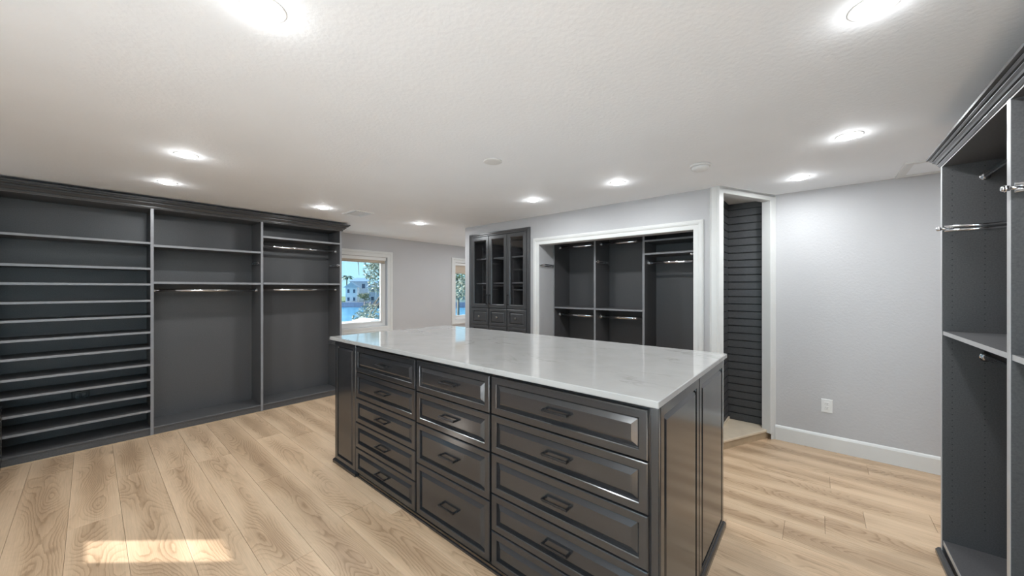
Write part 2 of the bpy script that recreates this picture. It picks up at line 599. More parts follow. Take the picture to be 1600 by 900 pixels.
k0 = math.floor((XW - PO) / PW)
k1 = math.ceil((XE - PO) / PW)
for k in range(k0, k1):
    x = PO + PW * k
    j = joints.get(k, (k * 0.67 + 0.31) % PL)
    y = j - PL * math.ceil((j - YS) / PL)
    while y < YN:
        a, c = max(y, YS), min(y + PL, YN)
        if c - a > 0.02:
            link('plank', plank_mesh(PW, c - a), (x, a, 0), floor)
        y += PL

ceiling = struct(B(XW - 0.2, XE + 0.2, YS - 0.2, YN + 0.2, CEIL, CEIL + 0.15).build('ceiling', 'ceiling_paint'), 'white textured ceiling')


def wall_with_holes(name, axis, a0, a1, t0, t1, holes, mat='wall_paint', z0=0.0, z1=CEIL):
    """wall along 'x' or 'y' from a0 to a1, thickness t0..t1, with rectangular holes (u0,u1,v0,v1), as one mesh"""
    m = MB()

    def put(u0, u1, v0, v1):
        if u1 - u0 < 1e-4 or v1 - v0 < 1e-4:
            return
        if axis == 'x':
            m.box(u0, u1, t0, t1, v0, v1)
        else:
            m.box(t0, t1, u0, u1, v0, v1)
    u = a0
    for h in sorted(holes):
        put(u, h[0], z0, z1)
        put(h[0], h[1], z0, h[2])
        put(h[0], h[1], h[3], z1)
        u = h[1]
    put(u, a1, z0, z1)
    return struct(m.build(name, mat))


W1 = (2.40, 3.424, 0.80, 2.005)      # window openings in the far left wall
W2 = (4.99, 5.85, 0.80, 2.005)
wall_with_holes('wall_left', 'x', 2.265, XE, 5.83, 5.99, [W1, W2])
struct(B(XW, 2.255, 5.40, 5.99, 0, CEIL).build('wall_left_near', 'wall_paint'))
W3 = (4.34, 4.79, 1.34, 2.09)
ADDED_W5 = (-1.10, 0.15, 0.04, 2.25)  # unseen glazing added to let in more skylight
ADDED_W4 = (-0.80, 1.35, 0.04, 2.25)  # unseen rear glazing added so daylight and sun bounce to the ceiling
wall_with_holes('wall_rear', 'y', YS, 5.40, XW - 0.16, XW, [W3, ADDED_W4])
wall_with_holes('wall_right_near', 'x', XW, 3.03, -1.05, -0.90, [ADDED_W5])
struct(B(2.93, 3.03, YS, -1.05, 0, CEIL).build('wall_passage', 'wall_paint'))
struct(B(2.93, 4.42, YS - 0.12, YS, 0, CEIL).build('wall_passage_end', 'wall_paint'))
struct(B(4.305, 4.42, YS, 0.325, 0, CEIL).build('wall_right', 'wall_paint'), 'plain pale grey wall right of the slatted niche')
CAB = (2.79, 3.90, 0.0, 2.228)
CLO = (0.882, 2.649, 0.0, 2.0)
wall_with_holes('wall_back', 'y', 0.740, 4.016, 3.635, 3.755, [CLO, CAB])
# closet and cabinet recesses behind the back wall
struct(B(4.362, 4.48, 0.748, 4.016, 0, CEIL).build('wall_recess_back', 'wall_paint'))
struct(B(3.755, 4.362, 2.649, 2.77, 0, CEIL).build('wall_closet_left', 'wall_paint'))
struct(B(3.755, 4.362, 0.748, 0.86, 0, CEIL).build('wall_closet_right', 'wall_paint'))
struct(B(3.755, 4.48, 3.92, 4.016, 0, CEIL).build('wall_recess_end', 'wall_paint'))
struct(B(4.48, XE, 3.9, 4.016, 0, CEIL).build('wall_alcove', 'wall_paint'))
struct(B(XE, XE + 0.12, 3.9, 5.99, 0, CEIL).build('wall_far', 'wall_paint'))

# baseboards
BB = [(0, 0), (0.016, 0), (0.016, 0.118), (0.010, 0.132), (0.004, 0.138), (0, 0.14)]
struct(MB().sweep([(4.305, 0.318), (4.305, YS)], BB).build('baseboard_right', 'trim_paint'))
struct(MB().sweep([(2.30, 5.83), (XE, 5.83)], BB).build('baseboard_left', 'trim_paint'))
struct(MB().sweep([(3.635, 4.016), (3.635, 3.93)], BB).build('baseboard_back', 'trim_paint'))

# closet opening casing and its jamb lining
CAS = [(0.0, 0.0), (0.0, 0.012), (0.006, 0.014), (0.040, 0.014), (0.046, 0.020), (0.060, 0.024), (0.074, 0.024), (0.080, 0.018), (0.084, 0.018), (0.084, 0.0)]
struct(MB().u_frame(front_mx(3.635), CLO[0], CLO[1], 0, CLO[3], CAS).build('trim_1', 'trim_paint'), 'white moulded casing round the closet opening')


# windows
def window(n, rect, blind_z, mullion=None):
    u0, u1, v0, v1 = rect
    f = MB().frame4(front_my(5.95), u0, u1, v0, v1, [(0.0, 0.0), (-0.05, 0.0), (-0.05, 0.045), (-0.012, 0.05), (0.0, 0.05)])
    win = struct(f.build('window_%d' % n, 'vinyl_white'))
    MB().frame4(front_my(5.94), u0 + 0.055, u1 - 0.055, v0 + 0.055, v1 - 0.055,
                [(0.004, 0.0), (-0.03, 0.0), (-0.03, 0.03), (-0.006, 0.034), (0.004, 0.03)]).build('sash', 'vinyl_white', win)
    B(u0 + 0.08, u1 - 0.08, 5.921, 5.926, v0 + 0.08, v1 - 0.08).build('pane', 'tinted_glass', win)
    if mullion:
        B(mullion - 0.02, mullion + 0.02, 5.905, 5.935, v0 + 0.08, v1 - 0.08).build('mullion', 'vinyl_white', win)
    # interior stool, casing
    t = MB().frame4(front_my(5.83), u0, u1, v0, v1, [(a, h) for a, h in [(0.0, 0.0), (0.0, 0.012), (0.006, 0.015), (0.055, 0.015), (0.062, 0.022), (0.085, 0.024), (0.1, 0.018), (0.1, 0.0)]])
    struct(t.build('trim_%d' % (n + 1), 'trim_paint'), 'white moulded window casing')
    # roller shade in the head of the reveal
    bl = thing('roller_shade', ((u0 + u1) / 2, 5.87, blind_z), 'beige roller shade %s' % ('rolled up at the head of the larger window' if n == 1 else 'partly lowered in the narrow window beside the glass cabinet'), 'blind')
    B(u0 + 0.015, u1 - 0.015, 5.845, 5.895, v1 - 0.055, v1 - 0.002).build('cassette', 'vinyl_white', bl)
    B(u0 + 0.03, u1 - 0.03, 5.868, 5.871, blind_z + 0.02, v1 - 0.055).build('fabric', 'blind_fabric', bl)
    MB().tube((u0 + 0.03, 5.87, blind_z + 0.012), (u1 - 0.03, 5.87, blind_z + 0.012), 0.011).build('hem_bar', 'blind_fabric', bl)
    return win


window(1, W1, 1.90)
window(2, W2, 1.775)


def rear_window(n, r, glass):
    y0, y1, v0, v1 = r
    f = MB().frame4(front_px(XW - 0.12), y0, y1, v0, v1, [(0, 0), (-0.045, 0), (-0.045, 0.045), (0, 0.05)])
    w = struct(f.build('window_%d' % n, 'vinyl_white'))
    B(XW - 0.105, XW - 0.10, y0 + 0.045, y1 - 0.045, v0 + 0.045, v1 - 0.045).build('pane', glass, w)
    t = MB().frame4(front_px(XW), y0, y1, v0, v1, [(0, 0), (0, 0.015), (0.06, 0.022), (0.1, 0.018), (0.1, 0)])
    struct(t.build('trim_%d' % (n + 1), 'trim_paint'))


rear_window(3, W3, 'dark_tinted_glass')
rear_window(4, ADDED_W4, 'window_glass')  # added opening, there only for the daylight it brings
w5 = struct(MB().frame4(front_py(-1.02), *ADDED_W5, [(0, 0), (-0.045, 0), (-0.045, 0.045), (0, 0.05)]).build('window_5', 'vinyl_white'))  # frame of the added glazing in the near right wall
B(ADDED_W5[0] + 0.045, ADDED_W5[1] - 0.045, -1.0, -0.995, ADDED_W5[2] + 0.045, ADDED_W5[3] - 0.045).build('pane', 'window_glass', w5)

# ------------------------------------------------------------------ slatted corner niche
NP0, NP1 = Vector((3.609, 0.648)), Vector((4.313, 0.310))
ND = (NP1 - NP0).normalized()
NN = Vector((ND.y, -ND.x))             # towards the room
NLEN = (NP1 - NP0).length


def nmap(u, v, n):
    q = NP0 + ND * u + NN * (n - 0.02)
    return (q.x, q.y, v)


tr = MB().u_frame(nmap, 0.026, 0.690, 0.06, 2.298, [(0.0, -0.06), (0.0, 0.017), (0.004, 0.02), (0.05, 0.02), (0.058, 0.02), (0.06, 0.016), (0.06, -0.0)])
struct(tr.build('trim_4', 'trim_paint'), 'white casing round the tall slatted corner niche')
struct(MB().prism([(NP0.x, NP0.y), (3.598, 0.655), (3.598, 0.728), (3.635, 0.748), (3.70, 0.748), (3.70, 0.66), (3.64, 0.645)], 0, CEIL).build('trim_5', 'trim_paint'), 'white corner post between closet wall and niche')
struct(MB().prism([tuple(NP1), (4.305, 0.318), (4.362, 0.33), (4.362, 0.345), (4.30, 0.345), (4.255, 0.348)], 0, CEIL).build('trim_6', 'trim_paint'))
struct(MB().prism([tuple(NP0 + ND * 0.0), tuple(NP1), (4.36, 0.36), (4.36, 0.72), (3.70, 0.72)], 2.335, 2.36).build('wall_niche_head', 'trim_paint'))
# slat boards: two walls meeting in the corner
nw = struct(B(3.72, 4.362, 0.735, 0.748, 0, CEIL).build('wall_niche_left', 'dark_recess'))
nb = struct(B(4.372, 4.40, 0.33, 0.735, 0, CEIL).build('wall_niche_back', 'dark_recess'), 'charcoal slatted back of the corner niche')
pit = 0.0755
slat_b = slat_l = None
for i in range(30):
    z = 0.092 + i * pit
    zt = min(z + pit - 0.011, 2.334)
    if i == 0 or zt - z < pit - 0.0115:
        MB().rings(front_mx(4.374), 0.347, 0.733, z, zt, [(0, 0), (0, 0.0115), (0.001, 0.012)]).build('slat', 'slat_laminate', nb)
        slat = MB().rings(front_my(0.736), 3.74, 4.372, z, zt, [(0, 0), (0, 0.0115), (0.001, 0.012)]).build('slat', 'slat_laminate', nw)
        if i == 0:
            mb_ = bpy.data.objects['slat']; sb = mb_.data; wb = WL[mb_.name].copy(); sl = slat.data; wl = WL[slat.name].copy()
    else:
        link('slat', sb, wb + Vector((0, 0, i * pit)), nb)
        link('slat', sl, wl + Vector((0, 0, i * pit)), nw)
inset = NN * -0.045
a_, b_ = NP0 + ND * 0.03 + inset, NP1 + ND * -0.06 + inset
led = thing('niche_ledge', ((a_.x + b_.x) / 2, (a_.y + b_.y) / 2 + 0.08, 0), 'cream triangular ledge on the floor of the slatted corner niche', 'ledge')
MB().prism([(a_.x, a_.y), (b_.x, b_.y), (4.36, 0.352), (4.36, 0.722), (3.705, 0.722)], 0.0, 0.066).build('riser', 'tan_ledge', led)
c_, d_ = a_ + NN * 0.012, b_ + NN * 0.012
MB().prism([(c_.x, c_.y), (d_.x, d_.y), (4.36, 0.352), (4.36, 0.722), (3.705, 0.722)], 0.066, 0.090).build('top', 'cream_laminate', led, bevel=0.004)
MB().box(3.72, 4.36, 0.709, 0.7225, 0.090, 0.112).build('back_lip', 'cream_laminate', led)


# ------------------------------------------------------------------ shared small parts
def pull_mesh(name, ln=0.135):
    m = MB()
    w, p = 0.010, 0.030
    for s in (-1, 1):
        m.box(-p, 0, s * ln / 2 - w / 2 * (1 + s), s * ln / 2 + w / 2 * (1 - s), -w / 2, w / 2)
    m.box(-p - 0.002, -p + 0.008, -ln / 2, ln / 2, -w / 2, w / 2)
    o = m.build(name, 'black_metal', bevel=0.0012, origin=(0, 0, 0))
    me = o.data
    bpy.data.objects.remove(o)
    return me


PULL = pull_mesh('bar_pull')


def rail(parent, axis, a0, a1, other, z):
    """chrome oval hanging rail with a cup at each end, along x or y"""
    m = MB()
    P = (lambda a, dz=0: (a, other, z + dz)) if axis == 'x' else (lambda a, dz=0: (other, a, z + dz))
    m.tube(P(a0 + 0.006), P(a1 - 0.006), 0.0085, rv=0.015, seg=16)
    r = m.build('hanging_rail', 'chrome', parent)
    for a, s in ((a0, 1), (a1, -1)):
        c = MB()
        c.tube(P(a), P(a + s * 0.006), 0.020, rv=0.024, seg=16)
        c.tube(P(a + s * 0.006), P(a + s * 0.022), 0.0125, rv=0.019, seg=16)
        c.tube(P(a, 0.022), P(a + s * 0.008, 0.022), 0.007, seg=10)
        c.build('rail_cup', 'chrome', r)
    return r


def valet(parent, base, direction, side, ln, pulled=0.0):
    """chrome pull-out valet rod fixed to a panel: base = front end on the panel face, direction into the cabinet, side = out from the panel"""
    b = Vector(base); d = Vector(direction); s = Vector(side)
    m = MB()
    m.tube(b + s * 0.014 + d * 0.01 + Vector((0, 0, 0.010)), b + s * 0.014 + d * ln + Vector((0, 0, 0.010)), 0.007, seg=10)
    m.tube(b + s * 0.014 + d * 0.01 - Vector((0, 0, 0.010)), b + s * 0.014 + d * ln - Vector((0, 0, 0.010)), 0.007, seg=10)
    for q in (0.03, ln - 0.02):
        c0 = b + d * q
        m.tube(c0, c0 + s * 0.012, 0.012, seg=10)
    v = m.build('valet_rod', 'chrome', parent)
    k = MB()
    k.tube(b + s * 0.014 - d * pulled, b + s * 0.014 + d * 0.03, 0.006, seg=10)
    tip = b + s * 0.014 - d * pulled
    k.tube(tip - d * 0.012, tip, 0.013, 0.009, seg=12)
    k.tube(tip - d * 0.019, tip - d * 0.012, 0.007, 0.013, seg=12)
    k.build('knob', 'chrome', v)
    return v


def shelf(parent, x0, x1, y0, y1, ztop, t, front, band='grey_edge_band'):
    """shelf board with an edge band along its front; front is '-y', '+y' or '-x'"""
    e = 0.0015
    if front == '-y':
        s = B(x0, x1, y0 + e, y1, ztop - t, ztop).build('shelf', 'charcoal_melamine', parent)
        B(x0, x1, y0, y0 + e, ztop - t, ztop).build('edge_band', band, s)
    elif front == '+y':
        s = B(x0, x1, y0, y1 - e, ztop - t, ztop).build('shelf', 'charcoal_melamine', parent)
        B(x0, x1, y1 - e, y1, ztop - t, ztop).build('edge_band', band, s)
    else:
        s = B(x0 + e, x1, y0, y1, ztop - t, ztop).build('shelf', 'charcoal_melamine', parent)
        B(x0, x0 + e, y0, y1, ztop - t, ztop).build('edge_band', band, s)
    return s


def upright(parent, x0, x1, y0, y1, z0, z1, front, band='grey_edge_band'):
    e = 0.0015
    if front == '-y':
        s = B(x0, x1, y0 + e, y1, z0, z1).build('side_panel', 'charcoal_melamine', parent)
        B(x0, x1, y0, y0 + e, z0, z1).build('edge_band', band, s)
    elif front == '+y':
        s = B(x0, x1, y0, y1 - e, z0, z1).build('side_panel', 'charcoal_melamine', parent)
        B(x0, x1, y1 - e, y1, z0, z1).build('edge_band', band, s)
    else:
        s = B(x0 + e, x1, y0, y1, z0, z1).build('side_panel', 'charcoal_melamine', parent)
        B(x0, x0 + e, y0, y1, z0, z1).build('edge_band', band, s)
    return s


CROWN = [(-0.02, 0.0), (0.004, 0.0), (0.010, 0.010), (0.010, 0.014), (0.005, 0.015), (0.005, 0.021), (0.020, 0.023), (0.030, 0.034), (0.042, 0.044), (0.042, 0.047), (0.034, 0.048), (0.034, 0.055), (0.056, 0.057), (0.066, 0.066), (0.066, 0.069), (0.060, 0.070), (0.060, 0.074), (0.078, 0.075), (0.078, 0.090), (-0.02, 0.090)]

# ------------------------------------------------------------------ left wall closet organiser (front at y = 5.01)
FY, BY = 5.010, 5.378
lu = thing('closet_organizer', (0.86, 5.2, 0), 'long charcoal closet organizer with many shoe shelves along the left wall', 'closet organizer')
TOPZ = 2.245
uprights = [(-0.545, -0.522), (0.387, 0.410), (1.308, 1.332), (2.229, 2.254)]
for a, c in uprights:
    upright(lu, a, c, FY, BY, 0.0, TOPZ + 0.02, '-y')
bays = [(-0.522, 0.387), (0.410, 1.308), (1.332, 2.229)]
for a, c in bays:
    B(a, c, BY, BY + 0.012, 0.0, TOPZ + 0.02).build('back_panel', 'charcoal_melamine', lu)
    s = shelf(lu, a, c, FY + 0.001, BY, TOPZ + 0.018, 0.020, '-y')
    s.name = 'top_panel'
    B(a, c, FY + 0.004, BY, 0.062, 0.080).build('bottom_deck', 'charcoal_melamine', lu, bevel=0.003)
    B(a, c, FY + 0.010, FY + 0.028, 0.0, 0.062).build('kick_board', 'charcoal_melamine', lu)
MB().box(-0.545, 2.254, FY - 0.004, FY + 0.004, 0.0, 0.007).build('floor_strip', 'tan_ledge', lu)
for z in (1.901, 1.649, 1.494, 1.334, 1.182, 1.021, 0.868, 0.702, 0.554, 0.403, 0.246):
    shelf(lu, bays[0][0], bays[0][1], FY + 0.004, BY, z + 0.010, 0.020, '-y')
for z in (1.881, 1.513):
    shelf(lu, bays[1][0], bays[1][1], FY + 0.004, BY, z + 0.010, 0.022, '-y')
for z in (2.071, 1.516):
    shelf(lu, bays[2][0], bays[2][1], FY + 0.004, BY, z + 0.010, 0.022, '-y')
rail(lu, 'x', bays[1][0], bays[1][1], 5.14, 1.436)
rail(lu, 'x', bays[2][0], bays[2][1], 5.13, 1.973)
rail(lu, 'x', bays[2][0], bays[2][1], 5.13, 1.442)
valet(lu, (1.308, 5.045, 1.757), (0, 1, 0), (-1, 0, 0), 0.28)
valet(lu, (2.229, 5.015, 1.775), (0, 1, 0), (-1, 0, 0), 0.29)
valet(lu, (2.229, 5.045, 0.690), (0, 1, 0), (-1, 0, 0), 0.28)
MB().sweep([(-0.60, FY), (2.262, FY), (2.262, BY + 0.012)], [(o, TOPZ + z) for o, z in CROWN]).build('crown_moulding', 'lit_charcoal', lu)

# socket on the back panel behind the shoe shelves
so = thing('wall_socket', (-0.058, 5.377, 0.385), 'black double socket low behind the shoe shelves', 'outlet')
MB().rings(front_my(5.377), -0.113, -0.003, 0.385, 0.475, [(0, 0), (0, 0.004), (0.004, 0.006)]).build('plate', 'black_metal', so)
for dx in (-0.078, -0.038):
    MB().rings(front_my(5.371), dx - 0.014, dx + 0.014, 0.405, 0.455, [(0, 0), (0, 0.002), (0.002, 0.003)]).build('receptacle', 'charcoal_paint', so)

# low cabinet whose corner shows at the left edge of the photograph
bn = thing('low_cabinet', (-0.82, 4.75, 0), 'low charcoal cabinet cut by the left edge, in front of the shoe shelves', 'cabinet')
B(-1.20, -0.475, 4.52, 4.985, 0.06, 0.490).build('body', 'charcoal_paint', bn)
B(-1.22, -0.455, 4.50, 4.99, 0.490, 0.512).build('top', 'charcoal_paint', bn, bevel=0.004)
MB().rings(front_px(-0.475), 4.525, 4.98, 0.065, 0.485, raised(0.05, 0.03)).build('side_panel', 'charcoal_paint', bn)
MB().rings(front_my(4.52), -1.195, -0.842, 0.065, 0.485, raised(0.05, 0.03)).build('door', 'charcoal_paint', bn)
MB().rings(front_my(4.52), -0.835, -0.480, 0.065, 0.485, raised(0.05, 0.03)).build('door', 'charcoal_paint', bn)
B(-1.205, -0.462, 4.505, 4.985, 0.0, 0.06).build('plinth', 'charcoal_paint', bn, bevel=0.004)

# ------------------------------------------------------------------ island
isl = thing('island', (1.93, 1.77, 0), 'large charcoal dressing island with raised-panel drawers and black pulls', 'island')
IX = 1.354            # carcass front; drawer faces stand proud of it
B(IX, 2.50, 0.470, 3.075, 0.075, 1.020).build('carcass', 'charcoal_paint', isl)
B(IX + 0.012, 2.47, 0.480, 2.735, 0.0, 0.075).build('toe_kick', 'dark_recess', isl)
fm = front_mx(IX)


def drawer(y0, y1, z0, z1, fr=0.036, sl=0.030):
    g = 0.0025
    d = MB().rings(fm, y0 + g, y1 - g, z0 + g, z1 - g, raised(fr, sl, 0.021)).build('drawer', 'charcoal_paint', isl)
    link('pull', PULL, (IX - 0.018, (y0 + y1) / 2, (z0 + z1) / 2 + 0.002), d)
    return d


def column(y0, y1, zs):
    for a, c in zip(zs[:-1], zs[1:]):
        drawer(y0, y1, c, a)


column(1.942, 2.728, (1.004, 0.811, 0.614, 0.424, 0.229, 0.036))
column(1.288, 1.932, (1.004, 0.807, 0.609, 0.357, 0.038))
column(0.476, 1.280, (1.004, 0.810, 0.611, 0.404, 0.215, 0.034))
# the end stile by the corner, and the pilaster at the window end
B(1.352, 1.372, 0.447, 0.472, 0.0, 1.020).build('corner_stile', 'charcoal_paint', isl)
B(IX - 0.004, IX + 0.03, 2.732, 3.092, 0.0, 1.020).build('pilaster_back', 'charcoal_paint', isl)
MB().rings(front_mx(IX - 0.004), 2.734, 3.092, 0.020, 1.020, raised(0.046, 0.024, 0.015)).build('pilaster_panel', 'charcoal_paint', isl)
B(IX - 0.004, 2.50, 3.075, 3.092, 0.0, 1.020).build('end_board', 'charcoal_paint', isl)
BM = [(0, 0), (0.013, 0), (0.013, 0.020), (0.008, 0.030), (0.002, 0.035), (0, 0.035)]
MB().sweep([(2.50, 3.092), (IX - 0.019, 3.092), (IX - 0.019, 2.726), (IX, 2.726)], BM).build('base_moulding', 'charcoal_paint', isl)
# two raised panels on the end by the wall
B(1.356, 2.505, 0.455, 0.470, 0.0, 1.020).build('end_board', 'charcoal_paint', isl)
em = lambda u, v, n: (u, 0.455 - n, v)
for a, c in ((1.357, 1.918), (1.924, 2.505)):
    MB().rings(em, a, c, 0.012, 1.019, raised(0.045, 0.026, 0.014)).build('end_panel', 'charcoal_paint', isl)
MB().sweep([(1.357, 0.441), (2.505, 0.441), (2.505, 0.50)], BM).build('base_moulding', 'charcoal_paint', isl)
MB().box(1.334, 1.344, 0.48, 2.726, 0.0, 0.012).build('floor_strip', 'charcoal_paint', isl)

ct = B(1.308, 2.556, 0.431, 3.132, 1.0225, 1.050).build('countertop', 'quartz', bevel=0.003)
tag(ct, 'white veined quartz countertop on the dressing island', 'countertop')

# ------------------------------------------------------------------ built-in glass cabinet
gc = thing('glass_cabinet', (3.8, 3.345, 0), 'charcoal built-in cabinet with three glazed doors over small drawers', 'cabinet')
GX = 3.628
gm = front_mx(GX)
MB().u_frame(gm, 2.836, 3.852, 0.0, 2.190, [(0, -0.05), (0, 0.010), (0.006, 0.014), (0.020, 0.014), (0.028, 0.022), (0.045, 0.022), (0.048, 0.018), (0.048, -0.006), (0.03, -0.05)]).build('face_frame', 'lit_charcoal', gc)
for y in (2.822, 3.168, 3.504, 3.850):
    B(GX + 0.004, 4.05, y - 0.010, y + 0.010, 0.0, 2.205).build('side_panel', 'charcoal_melamine', gc)
B(4.05, 4.06, 2.812, 3.86, 0, 2.215).build('back_panel', 'charcoal_melamine', gc)
B(GX + 0.004, 4.05, 2.812, 3.86, 2.195, 2.215).build('top_panel', 'charcoal_melamine', gc)
B(GX + 0.004, 4.05, 2.832, 3.84, 1.166, 1.186).build('deck', 'charcoal_melamine', gc)
gy = [(3.508, 3.850), (3.172, 3.500), (2.840, 3.164)]
dz = [(0.945, 1.178), (0.700, 0.940), (0.440, 0.695), (0.10, 0.435)]
B(GX + 0.02, 3.70, 2.84, 3.85, 0.0, 0.10).build('kick_board', 'lit_charcoal', gc)
for i, (a, c) in enumerate(gy):
    for z in (1.892, 1.540):
        shelf(gc, 3.70, 4.05, a + 0.006, c - 0.006, z, 0.018, '-x')
    d = MB().frame4(gm, a + 0.054, c - 0.054, 1.240, 2.134, [(0, 0.0), (0, 0.014), (0.008, 0.020), (0.051, 0.020), (0.053, 0.017), (0.053, 0.0)]).build('door', 'lit_charcoal', gc)
    B(GX - 0.009, GX - 0.005, a + 0.050, c - 0.050, 1.236, 2.138).build('pane', 'cabinet_glass', d)
    yk = (a + 0.024) if i == 0 else (c - 0.024)
    o = link('pull', PULL, (GX - 0.020, yk, 1.305), d, rot=(PI / 2, 0, 0))
    for (z0, z1) in dz:
        dr = MB().rings(gm, a + 0.002, c - 0.002, z0, z1, raised(0.040, 0.022, 0.020)).build('drawer', 'lit_charcoal', gc)
        k = MB().lathe((GX - 0.019, (a + c) / 2, (z0 + z1) / 2), [(0.006, 0.0), (0.006, -0.012), (0.015, -0.018), (0.016, -0.024), (0.010, -0.029), (0.002, -0.030)], axis='x', seg=14)
        k.build('knob', 'pewter', dr)

# ------------------------------------------------------------------ closet organiser in the back wall
cu = thing('closet_organizer', (4.13, 1.75, 0), 'charcoal double-hang organizer inside the white-cased closet opening', 'closet organizer')
CX, CB = 3.944, 4.318
cups = [(2.632, 2.647), (2.040, 2.064), (1.452, 1.476), (0.862, 0.884)]
for a, c in cups:
    upright(cu, CX, CB, a, c, 0.0, 2.20, '-x')
cb = [(2.064, 2.632), (1.476, 2.040), (0.884, 1.452)]
for i, (a, c) in enumerate(cb):
    B(CB, CB + 0.012, a, c, 0.0, 2.20).build('back_panel', 'charcoal_melamine', cu)
    shelf(cu, CX, CB, a, c, 2.20, 0.020, '-x').name = 'top_panel'
    B(CX + 0.004, CB, a, c, 0.062, 0.080).build('bottom_deck', 'charcoal_melamine', cu)
    B(CX + 0.01, CX + 0.028, a, c, 0.0, 0.062).build('kick_board', 'charcoal_melamine', cu)
    if i < 2:
        shelf(cu, CX + 0.004, CB, a, c, 1.218, 0.020, '-x')
        rail(cu, 'y', a, c, 4.07, 2.000)
        rail(cu, 'y', a, c, 4.07, 1.112)
    else:
        for z in (1.985, 1.843):
            shelf(cu, CX + 0.004, CB, a, c, z, 0.020, '-x')
        rail(cu, 'y', a, c, 4.05, 1.740)
valet(cu, (3.955, 2.040, 1.778), (1, 0, 0), (0, -1, 0), 0.29)
vw = thing('valet_bracket', (3.78, 2.64, 1.735), 'chrome pull-out rod on the white closet side wall', 'valet rod')
valet(vw, (3.650, 2.649, 1.749), (1, 0, 0), (0, -1, 0), 0.28)
kb = thing('wall_hook', (3.64, 0.89, 1.77), 'small chrome knob on the right jamb of the closet opening', 'hook')
kb_m = MB().lathe((3.66, 0.882, 1.778), [(0.010, 0.0), (0.010, 0.004), (0.005, 0.006), (0.005, 0.018), (0.012, 0.024), (0.013, 0.030), (0.008, 0.036), (0.001, 0.037)], axis='y', seg=14)
kb_m.build('knob', 'chrome', kb)

# ------------------------------------------------------------------ closet organiser on the right
ru = thing('closet_organizer', (1.65, -0.7, 0), 'tall charcoal hanging organizer with edges coloured as if brightly lit at the right edge', 'closet organizer')
RY, RB = -0.510, -0.886
RT = 2.115
rups = [(3.002, 3.027), (2.086, 2.116), (1.170, 1.200), (0.254, 0.284)]
for a, c in rups:
    upright(ru, a, c, RB, RY, 0.0, RT + 0.02, '+y', 'lit_edge_band')
rb = [(2.116, 3.002), (1.200, 2.086), (0.284, 1.170)]
for a, c in rb:
    B(a, c, RB - 0.012, RB, 0.0, RT + 0.02).build('back_panel', 'charcoal_melamine', ru)
    shelf(ru, a, c, RB, RY - 0.001, RT + 0.018, 0.020, '+y', 'lit_edge_band').name = 'top_panel'
    shelf(ru, a, c, RB, RY - 0.004, 1.221, 0.020, '+y', 'lit_edge_band')
    d = B(a, c, RB, RY - 0.006, 0.062, 0.086).build('bottom_deck', 'charcoal_melamine', ru)
    B(a, c, RY - 0.006, RY - 0.0045, 0.062, 0.086).build('edge_band', 'lit_edge_band', d)
    B(a, c, RY - 0.03, RY - 0.012, 0.0, 0.062).build('kick_board', 'charcoal_melamine', ru)
    rail(ru, 'x', a, c, -0.655, 2.036)
    rail(ru, 'x', a, c, -0.655, 1.098)
MB().sweep([(3.027, RY - 0.002), (0.25, RY - 0.002)][::-1], [(0, 0), (-0.0, 0.0), (-0.022, 0.0), (-0.022, 0.018), (-0.012, 0.030), (0, 0.032)]).build('base_moulding', 'charcoal_paint', ru)
RCROWN = [(-0.02, 0.0), (0.003, 0.0), (0.010, 0.010), (0.010, 0.013), (0.004, 0.014), (0.004, 0.018), (0.014, 0.019), (0.018, 0.026), (0.026, 0.032), (0.026, 0.035), (0.018, 0.036), (0.018, 0.040), (0.030, 0.041), (0.036, 0.046), (0.036, 0.048), (0.031, 0.049), (0.031, 0.052), (0.046, 0.053), (0.046, 0.064), (-0.02, 0.064)]
MB().sweep([(3.035, RB - 0.012), (3.035, RY), (0.2, RY)], [(o, RT + 0.004 + z) for o, z in RCROWN]).build('crown_moulding', 'lit_charcoal', ru)
for a in (3.002, 2.086):
    valet(ru, (a, -0.505, 1.774 if a > 3 else 1.800), (0, -1, 0), (-1, 0, 0), 0.30, pulled=0.0)
# rows of shelf-pin holes in the two panels that face the room
for a in (3.002, 2.086):
    m = MB()
    for yy in (-0.546, -0.655):
        z = 0.20
        while z < 2.09:
            if abs(z - 1.21) > 0.03 and abs(z - 1.774) > 0.03:
                q = [(a - 0.0004, yy + 0.0026 * math.cos(t * PI / 3), z + 0.0026 * math.sin(t * PI / 3)) for t in range(6)]
                b = len(m.v); m.v += q; m.f.append(tuple(range(b, b + 6)))
            z += 0.032
    stuff(m.build('pin_holes', 'dark_recess', ru, recalc=False))

# ------------------------------------------------------------------ wall outlet
ot = thing('wall_outlet', (4.30, -0.057, 0.335), 'white duplex outlet on the pale wall above the baseboard', 'outlet')
MB().rings(front_mx(4.305), -0.096, -0.018, 0.337, 0.457, [(0, 0), (0, 0.003), (0.003, 0.006)]).build('plate', 'white_plastic', ot)
for z in (0.366, 0.402):
    r_ = MB().rings(front_mx(4.299), -0.074, -0.040, z, z + 0.030, [(0, 0), (0, 0.002), (0.002, 0.003)]).build('receptacle', 'white_plastic', ot)
    for yy in (-0.064, -0.052):
        B(4.2955, 4.2962, yy - 0.0012, yy + 0.0012, z + 0.014, z + 0.024).build('slot', 'outlet_slot', r_)
    B(4.2955, 4.2962, -0.060, -0.056, z + 0.004, z + 0.009).build('slot', 'outlet_slot', r_)

